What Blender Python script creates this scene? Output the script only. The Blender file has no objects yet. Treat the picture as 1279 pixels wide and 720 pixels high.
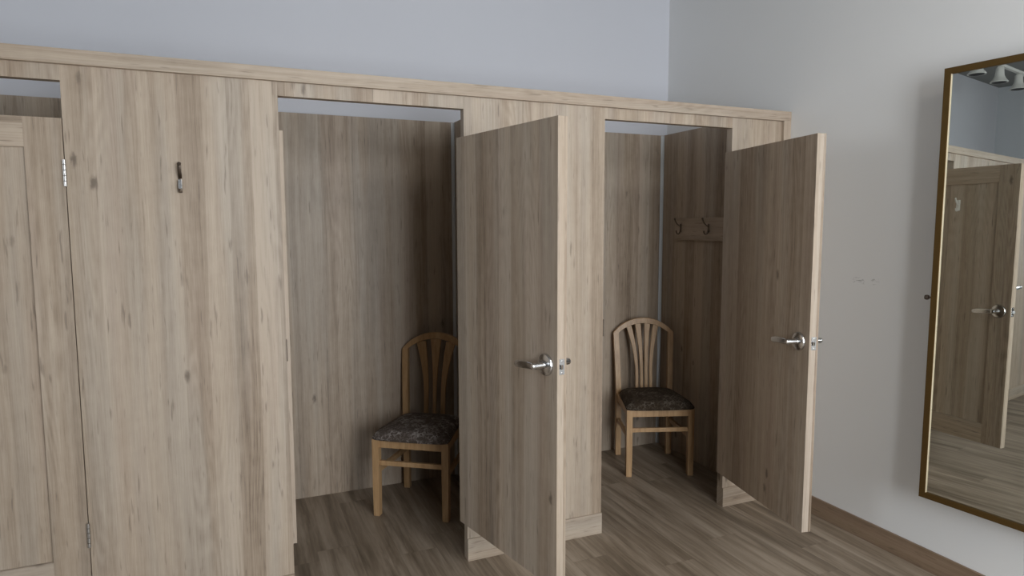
import bpy, bmesh, math
from mathutils import Vector, Matrix

sc = bpy.context.scene
COL = sc.collection
PI = math.pi

# ------------------------------------------------------------------ sizes (metres)
A0, A1, B0, B1, C0, XR = 0.0, 0.726, 1.503, 2.228, 3.0136, 3.4096
D, HB = 1.058, 2.2018                    # back panels of the stalls
YW = 1.112                               # rear wall of the room
XL, YF, ZC = -3.38, -4.7, 3.36           # left wall, wall behind the camera, ceiling
XS = 3.335                               # side panel of the corner stall
HFT, HFB, HHD, HK = 2.200, 2.1476, 2.0929, 0.1083
TP = 0.043                               # panel and door thickness
DOOR_B, DOOR_T = 0.21, 1.962

# ------------------------------------------------------------------ node helpers
class NT:
    def __init__(self, name):
        self.m = bpy.data.materials.new(name); self.m.use_nodes = True
        self.n = self.m.node_tree.nodes; self.l = self.m.node_tree.links
        self.b = self.n['Principled BSDF']
    def node(self, t, **kw):
        n = self.n.new(t)
        for k, v in kw.items(): setattr(n, k, v)
        return n
    def put(self, sock, val):
        if isinstance(val, bpy.types.NodeSocket): self.l.new(val, sock)
        elif val is not None: sock.default_value = val
    def math(self, op, a, b=None, c=None, clamp=False):
        n = self.node('ShaderNodeMath', operation=op); n.use_clamp = clamp
        self.put(n.inputs[0], a)
        if b is not None: self.put(n.inputs[1], b)
        if c is not None: self.put(n.inputs[2], c)
        return n.outputs[0]
    def xyz(self, x, y, z):
        n = self.node('ShaderNodeCombineXYZ')
        for i, v in enumerate((x, y, z)): self.put(n.inputs[i], v)
        return n.outputs[0]
    def noise(self, vec, scale=1.0, detail=2.0, rough=0.5, dist=0.0):
        n = self.node('ShaderNodeTexNoise')
        self.put(n.inputs['Vector'], vec)
        n.inputs['Scale'].default_value = scale; n.inputs['Detail'].default_value = detail
        n.inputs['Roughness'].default_value = rough; n.inputs['Distortion'].default_value = dist
        return n.outputs[0]
    def white(self, vec):
        n = self.node('ShaderNodeTexWhiteNoise', noise_dimensions='3D'); self.put(n.inputs['Vector'], vec)
        return n.outputs[0]
    def ramp(self, fac, stops, mode='LINEAR'):
        n = self.node('ShaderNodeValToRGB'); cr = n.color_ramp; cr.interpolation = mode
        while len(cr.elements) > 1: cr.elements.remove(cr.elements[-1])
        cr.elements[0].position = stops[0][0]; cr.elements[0].color = (*stops[0][1], 1)
        for p, c in stops[1:]:
            e = cr.elements.new(p); e.color = (*c, 1)
        self.put(n.inputs[0], fac)
        return n.outputs[0]
    def mix(self, fac, a, b, blend='MIX'):
        n = self.node('ShaderNodeMix', data_type='RGBA', blend_type=blend)
        self.put(n.inputs[0], fac)
        for i, v in ((6, a), (7, b)):
            self.put(n.inputs[i], (*v, 1) if isinstance(v, tuple) and len(v) == 3 else v)
        return n.outputs[2]
    def smooth(self, v, a, b):
        n = self.node('ShaderNodeMapRange', interpolation_type='SMOOTHSTEP')
        self.put(n.inputs[0], v); n.inputs[1].default_value = a; n.inputs[2].default_value = b
        return n.outputs[0]
    def bump(self, h, strength=0.1, dist=0.001):
        n = self.node('ShaderNodeBump'); n.inputs['Strength'].default_value = strength
        n.inputs['Distance'].default_value = dist; self.put(n.inputs['Height'], h)
        self.l.new(n.outputs[0], self.b.inputs['Normal'])
    def fin(self, color, rough=0.5, metallic=0.0, spec=0.5):
        self.put(self.b.inputs['Base Color'], (*color, 1) if isinstance(color, tuple) else color)
        self.put(self.b.inputs['Roughness'], rough)
        self.b.inputs['Metallic'].default_value = metallic
        self.b.inputs['Specular IOR Level'].default_value = spec
        return self.m
    def obj_xyz(self, rnd=7.0):
        tc = self.node('ShaderNodeTexCoord'); oi = self.node('ShaderNodeObjectInfo')
        s = self.node('ShaderNodeSeparateXYZ'); self.l.new(tc.outputs['Object'], s.inputs[0])
        r = self.math('MULTIPLY', oi.outputs['Random'], rnd)
        return s.outputs[0], s.outputs[1], s.outputs[2], r

def oak_laminate(name, horizontal=False, tint=(.98, .965, .93)):
    t = NT(name); x, y, z, r = t.obj_xyz(9.0)
    if horizontal: u = t.math('ADD', z, y); v = x
    else:          u = t.math('ADD', x, y); v = z
    u = t.math('ADD', u, r); v = t.math('ADD', v, t.math('MULTIPLY', r, 3.1))
    # slight waver of the lamella joints
    wav = t.noise(t.xyz(t.math('MULTIPLY', u, 2.0), t.math('MULTIPLY', v, 0.6), r), 1.0, 1.0)
    uw = t.math('MULTIPLY_ADD', wav, 0.035, u)
    cell = t.math('FLOOR', t.math('MULTIPLY', uw, 11.5))
    lam = t.white(t.xyz(cell, r, 0.0))
    broad = t.noise(t.xyz(t.math('MULTIPLY', uw, 13.0), t.math('MULTIPLY', v, 0.55), r), 1.0, 3.0, 0.55)
    streak = t.noise(t.xyz(t.math('MULTIPLY', uw, 48.0), t.math('MULTIPLY', v, 0.8), r), 1.0, 3.0, 0.6)
    fine = t.noise(t.xyz(t.math('MULTIPLY', u, 330.0), t.math('MULTIPLY', v, 7.0), r), 1.0, 3.0, 0.65)
    mott = t.noise(t.xyz(t.math('MULTIPLY', u, 22.0), t.math('MULTIPLY', v, 16.0), r), 1.0, 3.0, 0.6)
    # cathedral growth rings
    big = t.noise(t.xyz(t.math('MULTIPLY', uw, 7.5), t.math('MULTIPLY', v, 0.75), r), 1.0, 1.0, 0.4)
    ring = t.math('SINE', t.math('MULTIPLY', big, 150.0))
    ringm = t.smooth(t.noise(t.xyz(t.math('MULTIPLY', uw, 6.0), t.math('MULTIPLY', v, 0.9), 4.7), 1.0, 1.0), 0.46, 0.62)
    ring = t.math('MULTIPLY', ring, t.math('MULTIPLY', ringm, 0.045))
    f = t.math('MULTIPLY_ADD', lam, 0.26, -0.15)
    f = t.math('MULTIPLY_ADD', broad, 0.55, f)
    f = t.math('MULTIPLY_ADD', streak, 0.42, f)
    f = t.math('MULTIPLY_ADD', fine, 0.42, f)
    f = t.math('MULTIPLY_ADD', t.math('SUBTRACT', mott, 0.5), 0.16, f)
    f = t.math('ADD', f, ring)
    base = t.ramp(f, [(0.34, (0.165, 0.122, 0.086)), (0.50, (0.300, 0.232, 0.174)),
                      (0.66, (0.400, 0.322, 0.250)), (0.88, (0.500, 0.415, 0.335))])
    grey = t.smooth(t.noise(t.xyz(t.math('MULTIPLY', uw, 9.0), t.math('MULTIPLY', v, 0.5), 2.2), 1.0, 2.0), 0.42, 0.66)
    base = t.mix(t.math('MULTIPLY', grey, 0.40), base, t.mix(f, (0.16, 0.142, 0.120), (0.50, 0.455, 0.405)))
    pink = t.smooth(t.noise(t.xyz(t.math('MULTIPLY', uw, 8.0), t.math('MULTIPLY', v, 0.6), 7.9), 1.0, 2.0), 0.50, 0.68)
    base = t.mix(t.math('MULTIPLY', pink, 0.30), base, t.mix(f, (0.19, 0.135, 0.105), (0.53, 0.42, 0.345)))
    # small knots and dark flecks
    vo = t.node('ShaderNodeTexVoronoi', feature='F1')
    wob = t.noise(t.xyz(t.math('MULTIPLY', u, 70.0), t.math('MULTIPLY', v, 40.0), r), 1.0, 2.0)
    t.put(vo.inputs['Vector'], t.xyz(t.math('MULTIPLY_ADD', wob, 0.12, t.math('MULTIPLY', u, 8.5)),
                                     t.math('MULTIPLY_ADD', wob, 0.12, t.math('MULTIPLY', v, 3.6)), r))
    vo.inputs['Scale'].default_value = 1.0
    keep = t.math('GREATER_THAN', t.white(vo.outputs['Position']), 0.60)
    knot = t.math('SUBTRACT', 1.0, t.smooth(vo.outputs['Distance'], 0.035, 0.13))
    knot = t.math('MULTIPLY', knot, keep)
    base = t.mix(t.math('MULTIPLY', knot, 0.75), base, (0.115, 0.088, 0.068))
    fl = t.smooth(t.noise(t.xyz(t.math('MULTIPLY', u, 95.0), t.math('MULTIPLY', v, 8.0), 1.3), 1.0, 2.0), 0.62, 0.76)
    base = t.mix(t.math('MULTIPLY', fl, 0.55), base, (0.15, 0.115, 0.09))
    if tint != (1, 1, 1): base = t.mix(1.0, base, tint, 'MULTIPLY')
    t.bump(fine, 0.10, 0.0006)
    return t.fin(base, 0.52, spec=0.35)

def vinyl_floor(name):
    t = NT(name); x, y, z, r = t.obj_xyz(0.0)
    pu = t.math('DIVIDE', t.math('ADD', x, 0.05), 0.182)
    pi_ = t.math('FLOOR', pu)
    sh = t.math('MULTIPLY', t.white(t.xyz(pi_, 3.0, 0.0)), 1.22)
    pv = t.math('DIVIDE', t.math('ADD', y, sh), 1.22)
    pj = t.math('FLOOR', pv)
    tone = t.white(t.xyz(pi_, pj, 1.0)); off = t.math('MULTIPLY', tone, 17.0)
    st = t.noise(t.xyz(t.math('MULTIPLY', x, 15.0), t.math('MULTIPLY', y, 1.3), off), 1.0, 4.0, 0.62, 0.3)
    st2 = t.noise(t.xyz(t.math('MULTIPLY', x, 75.0), t.math('MULTIPLY', y, 2.4), off), 1.0, 3.0, 0.6)
    fine = t.noise(t.xyz(t.math('MULTIPLY', x, 260.0), t.math('MULTIPLY', y, 9.0), off), 1.0, 3.0, 0.65)
    f = t.math('MULTIPLY_ADD', tone, 0.08, -0.10)
    f = t.math('MULTIPLY_ADD', st, 0.90, f); f = t.math('MULTIPLY_ADD', st2, 0.24, f)
    f = t.math('MULTIPLY_ADD', fine, 0.14, f)
    base = t.ramp(f, [(0.36, (0.120, 0.090, 0.062)), (0.52, (0.215, 0.167, 0.120)),
                      (0.64, (0.305, 0.245, 0.185)), (0.80, (0.400, 0.330, 0.258))])
    fu = t.math('FRACT', pu); fv = t.math('FRACT', pv)
    ed = t.math('MINIMUM', fu, t.math('SUBTRACT', 1.0, fu))
    ev = t.math('MINIMUM', fv, t.math('SUBTRACT', 1.0, fv))
    j = t.math('MAXIMUM', t.math('LESS_THAN', ed, 0.006), t.math('LESS_THAN', ev, 0.0012))
    base = t.mix(t.math('MULTIPLY', j, 0.22), base, (0.06, 0.045, 0.035))
    t.bump(t.math('ADD', fine, st2), 0.12, 0.001)
    return t.fin(base, t.math('MULTIPLY_ADD', fine, 0.15, 0.40), spec=0.4)

def plain_wall(name, col, scuffs=False):
    t = NT(name); x, y, z, r = t.obj_xyz(0.0)
    n = t.noise(t.xyz(x, y, z), 1.3, 3.0); n2 = t.noise(t.xyz(x, y, z), 190.0, 2.0)
    c = t.mix(t.math('MULTIPLY', n, 0.25), col, tuple(v * 0.93 for v in col))
    if scuffs:    # a patch of hairline chips in the paint
        a = t.noise(t.xyz(0.0, t.math('MULTIPLY', y, 16.0), t.math('MULTIPLY', z, 46.0)), 1.0, 3.0, 0.6, 0.8)
        line = t.math('SUBTRACT', 1.0, t.smooth(t.math('ABSOLUTE', t.math('SUBTRACT', a, 0.53)), 0.004, 0.022))
        my = t.math('SUBTRACT', 1.0, t.smooth(t.math('ABSOLUTE', t.math('ADD', y, 0.525)), 0.055, 0.085))
        mz = t.math('SUBTRACT', 1.0, t.smooth(t.math('ABSOLUTE', t.math('SUBTRACT', z, 1.300)), 0.008, 0.020))
        k = t.math('MULTIPLY', t.math('MULTIPLY', my, mz), line)
        c = t.mix(t.math('MULTIPLY', k, 0.65), c, (0.17, 0.16, 0.15))
    t.bump(n2, 0.06, 0.0008)
    return t.fin(c, 0.75, spec=0.25)

def beech(name):
    t = NT(name); x, y, z, r = t.obj_xyz(5.0)
    a = t.noise(t.xyz(t.math('MULTIPLY_ADD', x, 60.0, r), t.math('MULTIPLY', y, 60.0), t.math('MULTIPLY', z, 6.0)), 1.0, 3.0)
    b = t.noise(t.xyz(t.math('MULTIPLY_ADD', x, 260.0, r), t.math('MULTIPLY', y, 260.0), t.math('MULTIPLY', z, 18.0)), 1.0, 2.0)
    f = t.math('MULTIPLY_ADD', a, 0.7, t.math('MULTIPLY', b, 0.3))
    c = t.ramp(f, [(0.30, (0.35, 0.205, 0.095)), (0.52, (0.46, 0.285, 0.142)), (0.75, (0.54, 0.360, 0.200))])
    return t.fin(c, 0.38, spec=0.45)

def floral_fabric(name, dark, mid, pale):
    t = NT(name); x, y, z, r = t.obj_xyz(0.0); v = t.xyz(x, y, z)
    w = t.noise(v, 16.0, 3.0, 0.6)
    vo = t.node('ShaderNodeTexVoronoi', feature='DISTANCE_TO_EDGE')
    vv = t.xyz(t.math('MULTIPLY_ADD', w, 0.09, x), t.math('MULTIPLY_ADD', w, 0.07, y), z)
    t.put(vo.inputs['Vector'], vv); vo.inputs['Scale'].default_value = 34.0
    e = t.math('SUBTRACT', 1.0, t.smooth(vo.outputs['Distance'], 0.02, 0.12))
    patch = t.smooth(t.noise(v, 13.0, 3.0, 0.65), 0.44, 0.60)
    blot = t.smooth(t.noise(v, 55.0, 3.0, 0.7, 1.0), 0.50, 0.60)
    weave = t.noise(v, 700.0, 1.0)
    c = t.mix(blot, dark, mid)
    c = t.mix(t.math('MULTIPLY', t.math('MULTIPLY', e, patch), 0.85), c, pale)
    c = t.mix(t.math('MULTIPLY', t.math('MULTIPLY', blot, patch), 0.45), c, pale)
    c = t.mix(t.math('MULTIPLY', weave, 0.3), c, tuple(q * 0.7 for q in dark))
    t.bump(weave, 0.3, 0.0008)
    return t.fin(c, 0.9, spec=0.15)

def metal(name, col, rough):
    t = NT(name); x, y, z, r = t.obj_xyz(0.0)
    n = t.noise(t.xyz(x, y, z), 120.0, 2.0)
    return t.fin(col, t.math('MULTIPLY_ADD', n, 0.08, rough), metallic=1.0)

def satin(name, col, rough=0.45):
    t = NT(name); x, y, z, r = t.obj_xyz(0.0)
    n = t.noise(t.xyz(x, y, z), 40.0, 2.0)
    return t.fin(t.mix(t.math('MULTIPLY', n, 0.3), col, tuple(c * 0.88 for c in col)), rough)

M = dict(
    oak=oak_laminate('oak_laminate_upright'), oakh=oak_laminate('oak_laminate_level', True),
    skirt=oak_laminate('brown_skirting', True, (0.60, 0.52, 0.44)),
    floor=vinyl_floor('vinyl_planks'),
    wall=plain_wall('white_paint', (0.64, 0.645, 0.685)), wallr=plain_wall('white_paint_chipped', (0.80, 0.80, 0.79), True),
    ceil=plain_wall('ceiling_paint', (0.28, 0.28, 0.27)), walll=plain_wall('blue_grey_paint', (0.58, 0.60, 0.63)), wallf=plain_wall('low_bounce_dark_paint', (0.14, 0.13, 0.12)),  # ceiling and unseen front wall darkened to cut bounced light
    beech=beech('honey_beech'),
    fab_a=floral_fabric('grey_floral_cloth', (0.085, 0.066, 0.054), (0.155, 0.125, 0.108), (0.36, 0.32, 0.295)),
    fab_b=floral_fabric('dark_floral_cloth', (0.040, 0.028, 0.018), (0.075, 0.055, 0.038), (0.15, 0.125, 0.10)),
    chrome=metal('satin_chrome', (0.60, 0.60, 0.60), 0.16), steel=metal('brushed_steel', (0.55, 0.54, 0.52), 0.32),
    bronze=metal('dark_bronze', (0.16, 0.13, 0.105), 0.35), gold=metal('antique_gold', (0.17, 0.105, 0.038), 0.5), lit_lip=satin('lit_gold_lip', (0.62, 0.52, 0.36), 0.4),  # last tone imitates light on the mirror frame's inner lip
    glass=metal('mirror_silver', (0.74, 0.77, 0.74), 0.0), alu=satin('grey_corner_strip', (0.60, 0.62, 0.63), 0.4),
    white=satin('white_enamel', (0.75, 0.74, 0.70), 0.4), black=satin('black_rubber', (0.02, 0.018, 0.015), 0.6),
    board=satin('hardboard_back', (0.20, 0.14, 0.09), 0.8), frame=satin('grey_window_frame', (0.35, 0.35, 0.36), 0.5),
)
# the mirror surface must be perfectly smooth
g = M['glass'].node_tree
for l in list(g.links):
    if l.to_socket.name == 'Roughness': g.links.remove(l)
g.nodes['Principled BSDF'].inputs['Roughness'].default_value = 0.0

# ------------------------------------------------------------------ mesh helpers
class MB:
    def __init__(self): self.bm = bmesh.new()
    def box(self, x0, x1, y0, y1, z0, z1, bev=0.0, seg=2):
        b = bmesh.new(); bmesh.ops.create_cube(b, size=1.0)
        for v in b.verts:
            v.co = Vector((x0 + (v.co.x + .5) * (x1 - x0), y0 + (v.co.y + .5) * (y1 - y0), z0 + (v.co.z + .5) * (z1 - z0)))
        if bev: bmesh.ops.bevel(b, geom=b.edges[:], offset=bev, segments=seg, profile=0.5, affect='EDGES')
        return self.add(b)
    def add(self, b, mat=None):
        if mat is not None: bmesh.ops.transform(b, matrix=mat, verts=b.verts)
        me = bpy.data.meshes.new('tmp'); b.to_mesh(me); b.free(); self.bm.from_mesh(me); bpy.data.meshes.remove(me)
        return self
    def loft(self, rings, closed=False, caps=True):
        b = bmesh.new(); R = [[b.verts.new(p) for p in r] for r in rings]; n = len(R[0])
        pairs = list(zip(R, R[1:])) + ([(R[-1], R[0])] if closed else [])
        for p, q in pairs:
            for i in range(n): b.faces.new((p[i], p[(i + 1) % n], q[(i + 1) % n], q[i]))
        if caps and not closed: b.faces.new(R[0][::-1]); b.faces.new(R[-1])
        bmesh.ops.recalc_face_normals(b, faces=b.faces)
        return self.add(b)
    def lathe(self, prof, n=32, mat=None):
        b = bmesh.new(); R = []
        for r, z in prof: R.append([b.verts.new((r * math.cos(2*PI*i/n), r * math.sin(2*PI*i/n), z)) for i in range(n)])
        for p, q in zip(R, R[1:]):
            for i in range(n): b.faces.new((p[i], p[(i+1) % n], q[(i+1) % n], q[i]))
        b.faces.new(R[0][::-1]); b.faces.new(R[-1])
        bmesh.ops.recalc_face_normals(b, faces=b.faces)
        return self.add(b, mat)
    def tube(self, pts, r, n=10, flat=None):
        """round tube (or flat strap when flat=(half width, half thickness, width axis)) along points"""
        P = [Vector(p) for p in pts]; rings = []
        for i, p in enumerate(P):
            t = (P[min(i+1, len(P)-1)] - P[max(i-1, 0)]).normalized()
            a = Vector(flat[2]) if flat else (Vector((0, 0, 1)) if abs(t.z) < .9 else Vector((1, 0, 0)))
            u = (a - t * a.dot(t)).normalized(); w = t.cross(u)
            rr = r[i] if isinstance(r, (list, tuple)) else r
            if flat:
                hw, ht = flat[0], flat[1]
                rings.append([p + u*(hw*math.copysign(abs(math.cos(k))**.5, math.cos(k))) + w*(ht*math.copysign(abs(math.sin(k))**.5, math.sin(k)))
                              for k in [2*PI*j/12 for j in range(12)]])
            else:
                rings.append([p + u*(rr*math.cos(2*PI*k/n)) + w*(rr*math.sin(2*PI*k/n)) for k in range(n)])
        return self.loft(rings)
    def build(self, name, mat, parent=None, loc=None, smooth=False):
        me = bpy.data.meshes.new(name); self.bm.to_mesh(me); self.bm.free()
        me.materials.append(mat)
        if smooth:
            for p in me.polygons: p.use_smooth = True
            try: me.set_sharp_from_angle(angle=math.radians(38))
            except Exception: pass
        o = bpy.data.objects.new(name, me); COL.objects.link(o)
        if parent: o.parent = parent
        if loc: o.location = loc
        return o

def thing(name, label, cat, loc=(0, 0, 0), rz=0.0, group=None):
    o = bpy.data.objects.new(name, None); COL.objects.link(o); o.empty_display_size = .1
    o.location = loc; o.rotation_euler = (0, 0, rz); o['label'] = label; o['category'] = cat
    if group: o['group'] = group
    return o
def tag(o, label, cat, group=None):
    o['label'] = label; o['category'] = cat
    if group: o['group'] = group
    return o
def struct(o): o['kind'] = 'structure'; return o
RX = Matrix.Rotation(PI/2, 4, 'X'); RYm = Matrix.Rotation(PI/2, 4, 'Y')

# ------------------------------------------------------------------ the room
struct(MB().box(XL-.1, XR+.1, YF-.1, YW+.1, -.06, 0).build('floor', M['floor']))
struct(MB().box(XL-.1, XR+.1, YF-.1, YW+.1, ZC, ZC+.08).build('ceiling', M['ceil']))
struct(MB().box(XL-.1, XR+.1, YW, YW+.1, 0, ZC).build('wall_back', M['wall']))
struct(MB().box(XR, XR+.1, YF, YW, 0, ZC).build('wall_right', M['wallr']))
LY0, LY1, LZ0, LZ1 = -2.5, -1.1, 0.95, 2.55  # opening added in the unseen left wall to let in fill light
f = MB().box(XL-.1, XL, YF, LY0, 0, ZC).box(XL-.1, XL, LY1, YW, 0, ZC).box(XL-.1, XL, LY0, LY1, 0, LZ0).box(XL-.1, XL, LY0, LY1, LZ1, ZC)
struct(f.build('wall_left', M['walll']))
f = MB()
for y in (LY0+.025, (LY0+LY1)/2, LY1-.025): f.box(XL-.09, XL-.02, y-.025, y+.025, LZ0, LZ1)
f.box(XL-.09, XL-.02, LY0, LY1, LZ0, LZ0+.05).box(XL-.09, XL-.02, LY0, LY1, LZ1-.05, LZ1)
struct(f.build('fill_window_left', M['frame']))  # added window frame, belongs to the fill from the left
WX0, WX1, WZ0, WZ1 = 0.95, 2.85, 0.6, 3.05
f = MB().box(XL-.1, WX0, YF-.1, YF, 0, ZC).box(WX1, XR+.1, YF-.1, YF, 0, ZC)
f.box(WX0, WX1, YF-.1, YF, 0, WZ0).box(WX0, WX1, YF-.1, YF, WZ1, ZC)
struct(f.build('wall_front', M['wallf']))
f = MB()
for x in (WX0, WX0 + (WX1-WX0)/3, WX0 + 2*(WX1-WX0)/3, WX1): f.box(x-.03, x+.03, YF-.09, YF-.02, WZ0, WZ1)
f.box(WX0, WX1, YF-.09, YF-.02, WZ0, WZ0+.05).box(WX0, WX1, YF-.09, YF-.02, WZ1-.05, WZ1)
struct(f.build('window_1', M['frame']))
o = struct(MB().box(YF, -.019, -.0, .012, 0, .0993, .002).build('baseboard_right', M['skirt'], None, (XR, 0, 0)))
o.rotation_euler = (0, 0, PI/2)

# ------------------------------------------------------------------ stall fronts
def front_panel(label, x0, x1, stop=False, z_strike=1.067):
    t = thing('stall_front_panel', label, 'wall panel', (x0, 0, 0))
    w = x1 - x0
    MB().box(0, w, 0, TP, HK-.02, HFT-.004, .0008).build('panel_board', M['oak'], t)
    MB().box(-.001, w+.001, -.009, TP, 0, HK, .0012).build('kickboard', M['oakh'], t)
    if stop:
        MB().box(w-.05, w+.018, TP, TP+.018, .219, 1.964, .001).build('door_stop', M['oak'], t)
        s = MB().box(w-.0005, w+.0045, -.0035, .036, z_strike-.043, z_strike+.043, .0006)
        s.build('strike_plate', M['bronze'], t)['label'] = 'dark bronze latch plate on the panel edge'
    return t
front_panel('oak laminate front panel left of the first stall door, beyond the photo edge', -1.508, -.782, True)
front_panel('wide oak laminate front panel with the dark metal coat hook on it', A0, A1, True)
front_panel('oak laminate front panel between the two open stall doors', B0, B1, True)
front_panel('narrow oak laminate front panel against the right white wall', C0, XR-.001)

for x0, x1, lab in ((-.782, A0, 'oak laminate header strip above the closed left stall door'),
                    (A1, B0, 'oak laminate header strip above the left open stall with the grey seated chair'),
                    (B1, C0, 'oak laminate header strip above the corner stall with the hook rail')):
    tag(MB().box(0, x1-x0, 0.0005, TP-.002, HHD, HFT-.004, .0008).build('header_board', M['oak'], None, (x0, 0, 0)), lab, 'header board')
t = thing('top_trim', 'long oak laminate trim running along the top of all the stalls and down beside the right wall', 'trim', (0, 0, 0))
MB().box(-1.51, XR-.001, -.018, 0, HFB, HFT, .0008).box(-1.51, XR-.001, 0, TP, HFT-.004, HFT).build('top_rail', M['oakh'], t)
MB().box(XR-.052, XR-.001, -.018, 0, 0, HFB, .0008).build('end_post', M['oak'], t)

# ------------------------------------------------------------------ stall interiors
PX = 1.802     # face of the partition between the two open stalls
LX = .345
def board(name, lab, cat, x0, x1, y0, y1, z0, z1):
    return tag(MB().box(0, x1-x0, 0, y1-y0, z0, z1, .0008).build(name, M['oak'], None, (x0, y0, 0)), lab, cat)
board('stall_back_panel', 'oak laminate back panel seen over the closed left door', 'wall panel', -1.13, LX, D, YW-.001, 0, HB)
board('stall_back_panel', 'oak laminate back panel behind the chair with the grey floral seat', 'wall panel', LX+.041, PX, D, YW-.001, 0, HB)
board('stall_back_panel', 'oak laminate back panel behind the chair with the dark brown seat', 'wall panel', PX+.082, XS, D, YW-.001, 0, HB)
board('partition_panel', 'oak laminate partition between the closed stall and the left open stall', 'partition', LX, LX+.04, TP+.001, YW-.001, 0, HB)
board('partition_panel', 'oak laminate partition behind the left open door, between the two open stalls', 'partition', PX+.001, PX+.081, TP+.001, YW-.001, 0, HB)
board('stall_side_panel', 'oak laminate side panel carrying the hook rail in the corner stall', 'wall panel', XS+.001, XR-.001, TP+.001, YW-.001, 0, HB)
for x, lab in ((PX, 'thin grey corner strip in the left open stall, beside the open door'),
               (XS, 'thin grey corner strip in the corner stall, behind the dark seated chair')):
    f = MB().box(-.017, 0, D-.003, D, 0, HB-.004, .0005).box(-.003, 0, D-.017, D, 0, HB-.004, .0005)
    # quarter-round face of the strip
    rings = []
    for z in (0, HB-.004):
        rings.append([(-.017, D-.001, z)] + [(-.017 + .0155*math.sin(a) , D-.003 - .014*(1-math.cos(a)), z) for a in (0, .5, 1.0, 1.57)] + [(-.001, D-.001, z)])
    f.loft(rings)
    tag(f.build('corner_strip', M['alu'], None, (x, 0, 0)), lab, 'corner strip')

# ------------------------------------------------------------------ hooks
def hook_mesh(s=1.0, dep=1.0, pw=.0065, pz0=-.032, pz1=.022):
    """double coat hook: wall at y=0, prongs towards -y, centred on its back plate"""
    m = MB(); q = s*dep
    m.box(-pw*s, pw*s, -.004, 0, pz0*s, pz1*s, .0015)
    up = [(0, -.003, .004*s), (0, -.010, .008*s), (0, -.022*q, .014*s), (0, -.036*q, .026*s), (0, -.046*q, .042*s), (0, -.050*q, .052*s)]
    if dep < 1: up[1] = (0, -.007, .008*s)
    m.tube(up, .0, flat=(.0062*s, .0022, (1, 0, 0)))
    m.lathe([(.0001, -.007*s), (.005*s, -.005*s), (.007*s, 0), (.005*s, .005*s), (.0001, .007*s)], 14, Matrix.Translation((0, -.050*q, .054*s)))
    lo = [(0, -.003, -.014*s), (0, -.006, -.028*s), (0, -.012*q, -.040*s), (0, -.022*q, -.046*s), (0, -.031*q, -.043*s), (0, -.036*q, -.033*s), (0, -.038*q, -.022*s)]
    m.tube(lo, .0, flat=(.0062*s, .0022, (1, 0, 0)))
    return m
t = thing('coat_hook', 'single dark metal coat hook on the wide front panel', 'hook', (.366, 0, 1.755))
hook_mesh(1.05, .55).build('hook_body', M['bronze'], t, smooth=True)
sb = MB().box(-.0062, .0062, -.0265, -.0215, -.036, -.001, .001)  # separate chrome block imitates the glint on the dark hook
sb.build('hook_glint', M['chrome'], t)['label'] = 'chrome block standing in for the glint on the hook'

t = thing('hook_rail', 'oak laminate hook rail on the side panel of the corner stall', 'hook rail', (XS, 0, 0))
rb_ = MB().box(.14, .882, -.001, .018, 1.478, 1.625, .002).build('rail_board', M['oakh'], t); rb_.rotation_euler = (0, 0, PI/2)
for y in (.815, .535):
    h = hook_mesh(1.0).build('hook', M['bronze'], t, (-.018, y, 1.565), smooth=True); h.rotation_euler = (0, 0, -PI/2)
    h['label'] = 'dark metal double coat hook'

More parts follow.
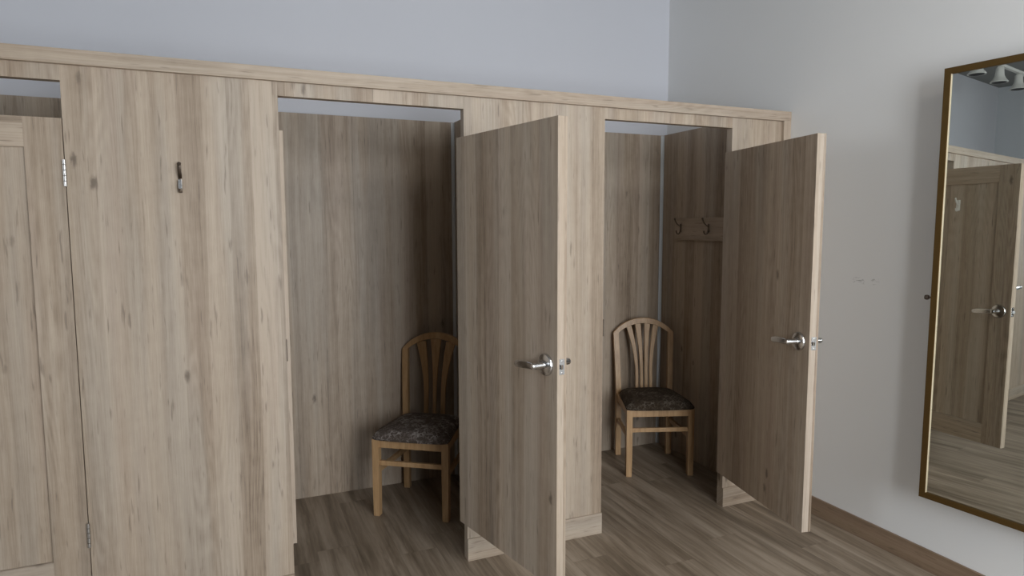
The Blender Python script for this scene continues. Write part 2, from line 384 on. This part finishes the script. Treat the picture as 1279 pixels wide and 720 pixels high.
# ------------------------------------------------------------------ doors
def stall_door(label, hx, th, w, handle_at):
    t = thing('stall_door', label, 'door', (hx, -.004 if th else .001, 0), th)
    g = .003; H0, H1 = DOOR_B, DOOR_T; rec = .012; sw = .116; rt = .106; rb = .125
    MB().box(-w, -g, rec, TP, H0, H1, .0008).build('door_board', M['oak'], t)
    for a, b in ((-w, -w+sw), (-g-sw, -g)):
        MB().box(a, b, 0, rec, H0, H1, .0008).build('stile', M['oak'], t)
    MB().box(-w+sw, -g-sw, 0.0002, rec, H1-rt, H1, .0008).build('rail', M['oakh'], t)
    MB().box(-w+sw, -g-sw, 0.0002, rec, H0, H0+rb, .0008).build('rail', M['oakh'], t)
    # lever sets on both faces
    hz = 1.063; hx0 = -handle_at
    for side in (0, 1):
        h = bpy.data.objects.new('door_handle', None); COL.objects.link(h); h.parent = t
        h['label'] = 'satin chrome lever handle'
        face = TP if side else 0.0; sgn = 1 if side else -1
        rot = Matrix.Translation((hx0, face, hz)) @ Matrix.Rotation(-PI/2 if side else PI/2, 4, 'X')
        MB().lathe([(.042, 0), (.042, .005), (.039, .010), (.028, .013), (.0195, .0142)], 36, rot).build('rosette', M['chrome'], h, smooth=True)
        m = MB().lathe([(.0150, .010), (.0125, .018), (.0125, .062), (.0105, .067), (.004, .069)], 24, rot)
        rings = []
        yc = face + sgn*.058
        for k in range(9):
            a = k/8; xx = hx0 - .006 + a*.132
            hh = .0115 + .0030*math.sin(a*PI*.9) - (.003 if k == 8 else 0); tt = .0085 - .004*a
            yy = yc + sgn*(.003*math.sin(a*PI)) - sgn*.006*a
            rings.append([(xx, yy + tt*math.copysign(abs(math.cos(q))**.6, math.cos(q)), hz - .010*a*a + hh*math.copysign(abs(math.sin(q))**.6, math.sin(q)))
                          for q in [2*PI*j/16 for j in range(16)]])
        m.loft(rings)
        m.build('lever', M['chrome'], h, smooth=True)
    # latch in the free edge
    l = MB().box(-w-.0012, -w+.001, TP/2-.012, TP/2+.012, hz-.029, hz+.029, .0006).build('latch_plate', M['chrome'], t)
    l['label'] = 'chrome latch plate in the door edge'
    b = bmesh.new(); bo = .011 if th else .004
    vs = [b.verts.new(p) for p in ((-w, TP/2-.007, hz-.008), (-w, TP/2+.007, hz-.008), (-w-bo, TP/2+.007, hz-.008),
                                   (-w, TP/2-.007, hz+.008), (-w, TP/2+.007, hz+.008), (-w-bo, TP/2+.007, hz+.008))]
    for q in ((0, 1, 2), (5, 4, 3), (0, 2, 5, 3), (1, 4, 5, 2), (0, 3, 4, 1)): b.faces.new([vs[i] for i in q])
    bmesh.ops.recalc_face_normals(b, faces=b.faces)
    MB().add(b).build('latch_bolt', M['chrome'], l)
    s = MB()
    for dz in (-.022, .022): s.lathe([(.0035, 0), (.0035, .001), (.002, .0018)], 12, Matrix.Translation((-w-.0012, TP/2, hz+dz)) @ Matrix.Rotation(-PI/2, 4, 'Y'))
    s.build('screws', M['steel'], l, smooth=True)
    # two butt hinges, knuckles standing proud of the front
    for z in (1.769, .421):
        k = MB()
        for i in range(5):
            k.lathe([(.0045, 0), (.006, .0008), (.006, .0172), (.0045, .018)], 16, Matrix.Translation((-.0015, -.0075, z-.048+.0192*i)))
        hn = k.build('hinge', M['steel'], t, smooth=True); hn['label'] = 'steel butt hinge'
        MB().box(-.003, -.0015, -.002, TP*.7, z-.048, z+.048).build('hinge_leaf', M['steel'], hn)
    # coat hook in the recessed outer panel
    h = hook_mesh(.8, .8, .016, -.042, .044).build('coat_hook', M['white'], t, (-w/2, rec, 1.722), smooth=True)
    h['label'] = 'pale coat hook on the outer face'
    return t
stall_door('closed oak laminate frame and panel door at the left edge', A0, 0.0, .776, .705)
stall_door('open oak laminate door beside the chair with the grey floral seat', B0, 1.7718, .7209, .655)
stall_door('open oak laminate door by the right wall, hiding part of the hook rail', C0, 1.3717, .7515, .682)

# ------------------------------------------------------------------ chairs
def chair(label, loc, rz, fabric, nslats):
    t = thing('dining_chair', label, 'chair', loc, rz)
    W = M['beech']; fy, ry = -.2, .2; fx, rx = .196, .1755; q = .0185; TOPX = .190; ZJ = .845
    def yb(z):      # recline of the back
        return ry if z < .43 else ry + .060*((z-.43)/.52)**1.25
    def xb(z):
        return rx if z < .43 else rx + (TOPX-rx)*((z-.43)/(ZJ-.43))
    for s in (-1, 1):
        rings = []
        for z, a in ((0, .0155), (.003, .017), (.2, q), (.43, q)):
            rings.append([(s*fx-a, fy-a, z), (s*fx+a, fy-a, z), (s*fx+a, fy+a, z), (s*fx-a, fy+a, z)])
        l = MB().loft(rings).build('front_leg', W, t)
        MB().lathe([(.010, 0), (.010, .0015)], 12, Matrix.Translation((s*fx, fy, 0))).build('glide', M['white'], l)
        rings = []
        for z in (0, .003, .2, .40, .46, .55, .65, .75, ZJ):
            a = .0155 if z == 0 else .0175
            X, Y = s*xb(z), yb(z)
            rings.append([(X-a, Y-a*.9, z), (X+a, Y-a*.9, z), (X+a, Y+a*.9, z), (X-a, Y+a*.9, z)])
        MB().loft(rings).build('back_leg', W, t)
    # seat rails and stretchers
    MB().box(-fx+q, fx-q, fy-.013, fy+.010, .385, .431, .001).build('seat_rail', W, t)
    MB().box(-rx+q, rx-q, ry-.011, ry+.011, .385, .431, .001).build('seat_rail', W, t)
    MB().box(-fx+q, fx-q, fy-.009, fy+.009, .285, .311, .0015).build('stretcher', W, t)
    def side_bar(s, z0, z1, h):
        xa, xb_ = s*fx, s*rx; ya, yb_ = fy+q, ry-.0155
        return MB().loft([[(xa-h, ya, z0), (xa+h, ya, z0), (xa+h, ya, z1), (xa-h, ya, z1)],
                          [(xb_-h, yb_, z0), (xb_+h, yb_, z0), (xb_+h, yb_, z1), (xb_-h, yb_, z1)]])
    for s in (-1, 1):
        side_bar(s, .385, .431, .011).build('seat_rail', W, t)
        side_bar(s, .235, .262, .009).build('stretcher', W, t)
    # crest rail: circular arch over the posts
    rings = []; N = 28; th = .0125
    ho, so = TOPX+.0185, .101; hi, si = TOPX-.0185, .062
    Ro = (ho*ho+so*so)/(2*so); Ri = (hi*hi+si*si)/(2*si); ao = math.asin(ho/Ro); ai = math.asin(hi/Ri)
    for k in range(N+1):
        a = -1 + 2*k/N
        po = (Ro*math.sin(a*ao), ZJ + so - Ro*(1-math.cos(a*ao))); pi_ = (Ri*math.sin(a*ai), ZJ + si - Ri*(1-math.cos(a*ai)))
        def e(p, d, c): return (p[0]+(c[0]-p[0])*.06, yb(p[1]) + d, p[1]+(c[1]-p[1])*.06)
        rings.append([e(pi_, -th, po), (pi_[0], yb(pi_[1])-th*.7, pi_[1]), (pi_[0], yb(pi_[1])+th*.7, pi_[1]), e(pi_, th, po),
                      e(po, th, pi_), (po[0], yb(po[1])+th*.7, po[1]), (po[0], yb(po[1])-th*.7, po[1]), e(po, -th, pi_)])
    MB().loft(rings).build('crest_rail', W, t, smooth=True)
    # fanned slats
    def crest_under(x): 
        return ZJ + si - (Ri - math.sqrt(max(Ri*Ri - x*x, 0)))
    if nslats == 3: slats = [(-.052, -.094, .0135, .031), (0, 0, .0105, .034), (.052, .094, .0135, .031)]
    else:           slats = [(-.048, -.100, .0105, .020), (-.016, -.036, .0105, .021), (.016, .030, .0105, .021), (.048, .090, .0105, .020)]
    for xb0, xt, hb, ht in slats:
        rings = []; ZT = min(crest_under(xt), crest_under(xt + math.copysign(ht, xt)) + .012) + .004
        for k in range(15):
            a = k/14; z = .425 + a*(ZT-.425); e_ = max(0, (a-.28)/.72)**2.0
            xc = xb0 + (xt-xb0)*e_; h = hb + (ht-hb)*max(0, (a-.2)/.8)**2.2; d = .0065; Y = yb(z)
            rings.append([(xc-h, Y-d*.6, z), (xc-h+.002, Y-d, z), (xc+h-.002, Y-d, z), (xc+h, Y-d*.6, z),
                          (xc+h, Y+d*.6, z), (xc+h-.002, Y+d, z), (xc-h+.002, Y+d, z), (xc-h, Y+d*.6, z)])
        MB().loft(rings).build('back_slat', W, t)
    # upholstered seat: domed pad with soft edges, narrower at the back
    b = bmesh.new(); nx = ny = 22; G = {}
    def outline(u, v):     # u,v in -1..1 ; v=-1 front
        hw = .222 + (.178-.222)*(v+1)/2
        yy = -.232 + (.182+.232)*(v+1)/2
        r = 0.0
        if v < 0: yy += -.012*(1-u*u)
        return hw*u, yy
    def sq(a): return math.copysign(1-(1-abs(a))**1.0, a)
    for i in range(nx+1):
        for j in range(ny+1):
            u, v = -1+2*i/nx, -1+2*j/ny
            X, Y = outline(u, v)
            edge = max(abs(u), abs(v))
            # soften the plan corners
            cr = max(0, abs(u)+abs(v)-1.72)/.28
            X *= 1-.04*cr*cr; Y = Y - math.copysign(.012*cr*cr, v)
            prof = (1-abs(u)**6)**.5 * (1-abs(v)**6)**.5
            Z = .442 + .044*prof + .012*(1-u*u)*(1-v*v)
            G[i, j] = b.verts.new((X, Y, Z))
    for i in range(nx):
        for j in range(ny): b.faces.new((G[i, j], G[i+1, j], G[i+1, j+1], G[i, j+1]))
    rim = [G[i, 0] for i in range(nx+1)] + [G[nx, j] for j in range(1, ny+1)] + [G[i, ny] for i in range(nx-1, -1, -1)] + [G[0, j] for j in range(ny-1, 0, -1)]
    low = [b.verts.new((v.co.x*.985, v.co.y*.985, .431)) for v in rim]
    for k in range(len(rim)): b.faces.new((rim[k], low[k], low[(k+1) % len(rim)], rim[(k+1) % len(rim)]))
    b.faces.new(low)
    bmesh.ops.recalc_face_normals(b, faces=b.faces)
    MB().add(b).build('seat_cushion', fabric, t, smooth=True)
    return t
def place(midfront, ang):
    a = math.radians(ang); return (midfront[0] + .2*(-math.sin(a)), midfront[1] + .2*math.cos(a), 0), a
l, a = place((1.376, .553), -35.0)
chair('honey coloured wooden chair with grey floral seat and three back slats', l, a, M['fab_a'], 3)
l, a = place((2.966, .525), -19.8)
chair('honey coloured wooden chair with dark brown floral seat and four back slats', l, a, M['fab_b'], 4)

# ------------------------------------------------------------------ swing mirror on the right wall
PSI = 0.1089; MW, MZ0, MZ1 = .762, .376, 2.227
t = thing('wall_mirror', 'tall gold framed mirror swung out from the right white wall', 'mirror', (3.307, -.929, 0), -PI/2 + PSI)
t.rotation_euler[0] = -.0061
# local x runs from the free edge to the hinge side, local -y faces the room
fw, fd = .026, .024
def fr(m, x0, x1, z0, z1): return m.box(x0, x1, -fd*.5, fd*.5, z0, z1, .0008)
m = MB(); fr(m, 0, fw, MZ0, MZ1); fr(m, MW-fw, MW, MZ0, MZ1); fr(m, fw, MW-fw, MZ1-fw, MZ1); fr(m, fw, MW-fw, MZ0, MZ0+fw)
m.build('mirror_frame', M['gold'], t)
def lit_lip(m, x0, x1, z0, z1): return m.box(x0, x1, -.0095, -.004, z0, z1, .0006)  # pale strip puts the light on the frame's inner lip into colour
m = MB(); a, b_, c_, d_ = fw-.0005, MW-fw+.0005, MZ0+fw, MZ1-fw
lit_lip(m, a, a+.0022, c_, d_); lit_lip(m, b_-.0022, b_, c_, d_)
m.build('inner_lit_lip', M['lit_lip'], t)['label'] = 'thin pale strip painting the light on the upright inner lips of the frame'
MB().box(fw-.004, MW-fw+.004, -.004, 0.0005, MZ0+fw-.004, MZ1-fw+.004).build('mirror_glass', M['glass'], t)
MB().box(fw-.002, MW-fw+.002, .001, .010, MZ0+fw-.002, MZ1-fw+.002).build('back_board', M['board'], t)
kz = 1.262
k = MB().lathe([(.004, 0), (.004, .012), (.009, .014), (.0115, .020), (.010, .028), (.004, .031)], 20, Matrix.Translation((0, 0, kz)) @ Matrix.Rotation(-PI/2, 4, 'Y'))
k.build('pull_knob', M['bronze'], t, smooth=True)['label'] = 'small dark knob on the free edge'
for z in (.75, 1.85):
    k = MB().box(MW-.002, MW+.020, .006, .0085, z-.04, z+.04).lathe([(.006, 0), (.006, .08)], 14, Matrix.Translation((MW+.001, .006, z-.04)))
    k.build('hinge', M['steel'], t)['label'] = 'steel mirror hinge'

# ------------------------------------------------------------------ track light with three bell lamps
t = thing('track_light', 'white ceiling track with bell shaped lamps, seen in the wall mirror', 'ceiling light', (-1.16, .375, 0))
MB().box(-1.0, .75, -.018, .018, 3.155, 3.180, .002).build('track', M['white'], t)
for x in (-.8, .55): MB().lathe([(.006, 3.178), (.006, ZC)], 10, Matrix.Translation((x, 0, 0))).build('drop_rod', M['white'], t)
for x in (.53, -.01, -.51):
    b = MB().lathe([(.074, 3.0), (.076, 3.004), (.070, 3.012), (.050, 3.040), (.039, 3.066), (.035, 3.10), (.034, 3.135), (.026, 3.148), (.008, 3.158)], 32, Matrix.Translation((x, 0, 0)))
    sh = b.build('lamp_shade', M['white'], t, smooth=True)
    MB().lathe([(.060, 2.9985), (.062, 3.0005), (.03, 3.0005)], 24, Matrix.Translation((x, 0, 0))).build('lamp_face', M['black'], sh)

# ------------------------------------------------------------------ light
W = bpy.data.worlds.new('sky'); sc.world = W; W.use_nodes = True
bg = W.node_tree.nodes['Background']; bg.inputs[0].default_value = (.80, .88, 1.0, 1); bg.inputs[1].default_value = 0.3
def area(name, loc, rot, sx, sy, power, col):
    d = bpy.data.lights.new(name, 'AREA'); d.shape = 'RECTANGLE'; d.size = sx; d.size_y = sy; d.energy = power; d.color = col
    o = bpy.data.objects.new(name, d); COL.objects.link(o); o.location = loc; o.rotation_euler = rot
    return o
area('window_daylight', ((WX0+WX1)/2, YF-.12, (WZ0+WZ1)/2), (PI/2, 0, 0), WX1-WX0, WZ1-WZ0, 192, (.90, .95, 1.0))
area('left_fill_light', (XL-.12, (LY0+LY1)/2, (LZ0+LZ1)/2), (PI/2, 0, -PI/2), LY1-LY0, LZ1-LZ0, 46, (.90, .95, 1.0))  # added fill for the open doors and the right wall
area('ceiling_panel_light', (2.3, -3.2, ZC-.02), (0, 0, 0), .6, 1.2, 24, (1.0, .93, .84))

# ------------------------------------------------------------------ camera
yaw, pitch, roll = -0.4033, -0.0943, -0.0027
F = 817.93
fwd = Vector((-math.sin(yaw)*math.cos(pitch), math.cos(yaw)*math.cos(pitch), math.sin(pitch)))
r = Vector((math.cos(yaw), math.sin(yaw), 0)); u = r.cross(fwd)
c, s = math.cos(roll), math.sin(roll)
r, u = c*r + s*u, -s*r + c*u
cam = bpy.data.cameras.new('camera'); co = bpy.data.objects.new('camera', cam); COL.objects.link(co)
mw = Matrix((r, u, -fwd)).transposed().to_4x4(); mw.translation = (0.5366, -2.8061, 1.5754); co.matrix_world = mw
cam.sensor_fit = 'HORIZONTAL'; cam.sensor_width = 36.0; cam.lens = 36.0*F/1279; cam.clip_start = .02
sc.camera = co
vs = sc.view_settings; vs.view_transform = 'Standard'; vs.look = 'None'; vs.gamma = 1; vs.use_curve_mapping = False
vs.exposure = 0.0
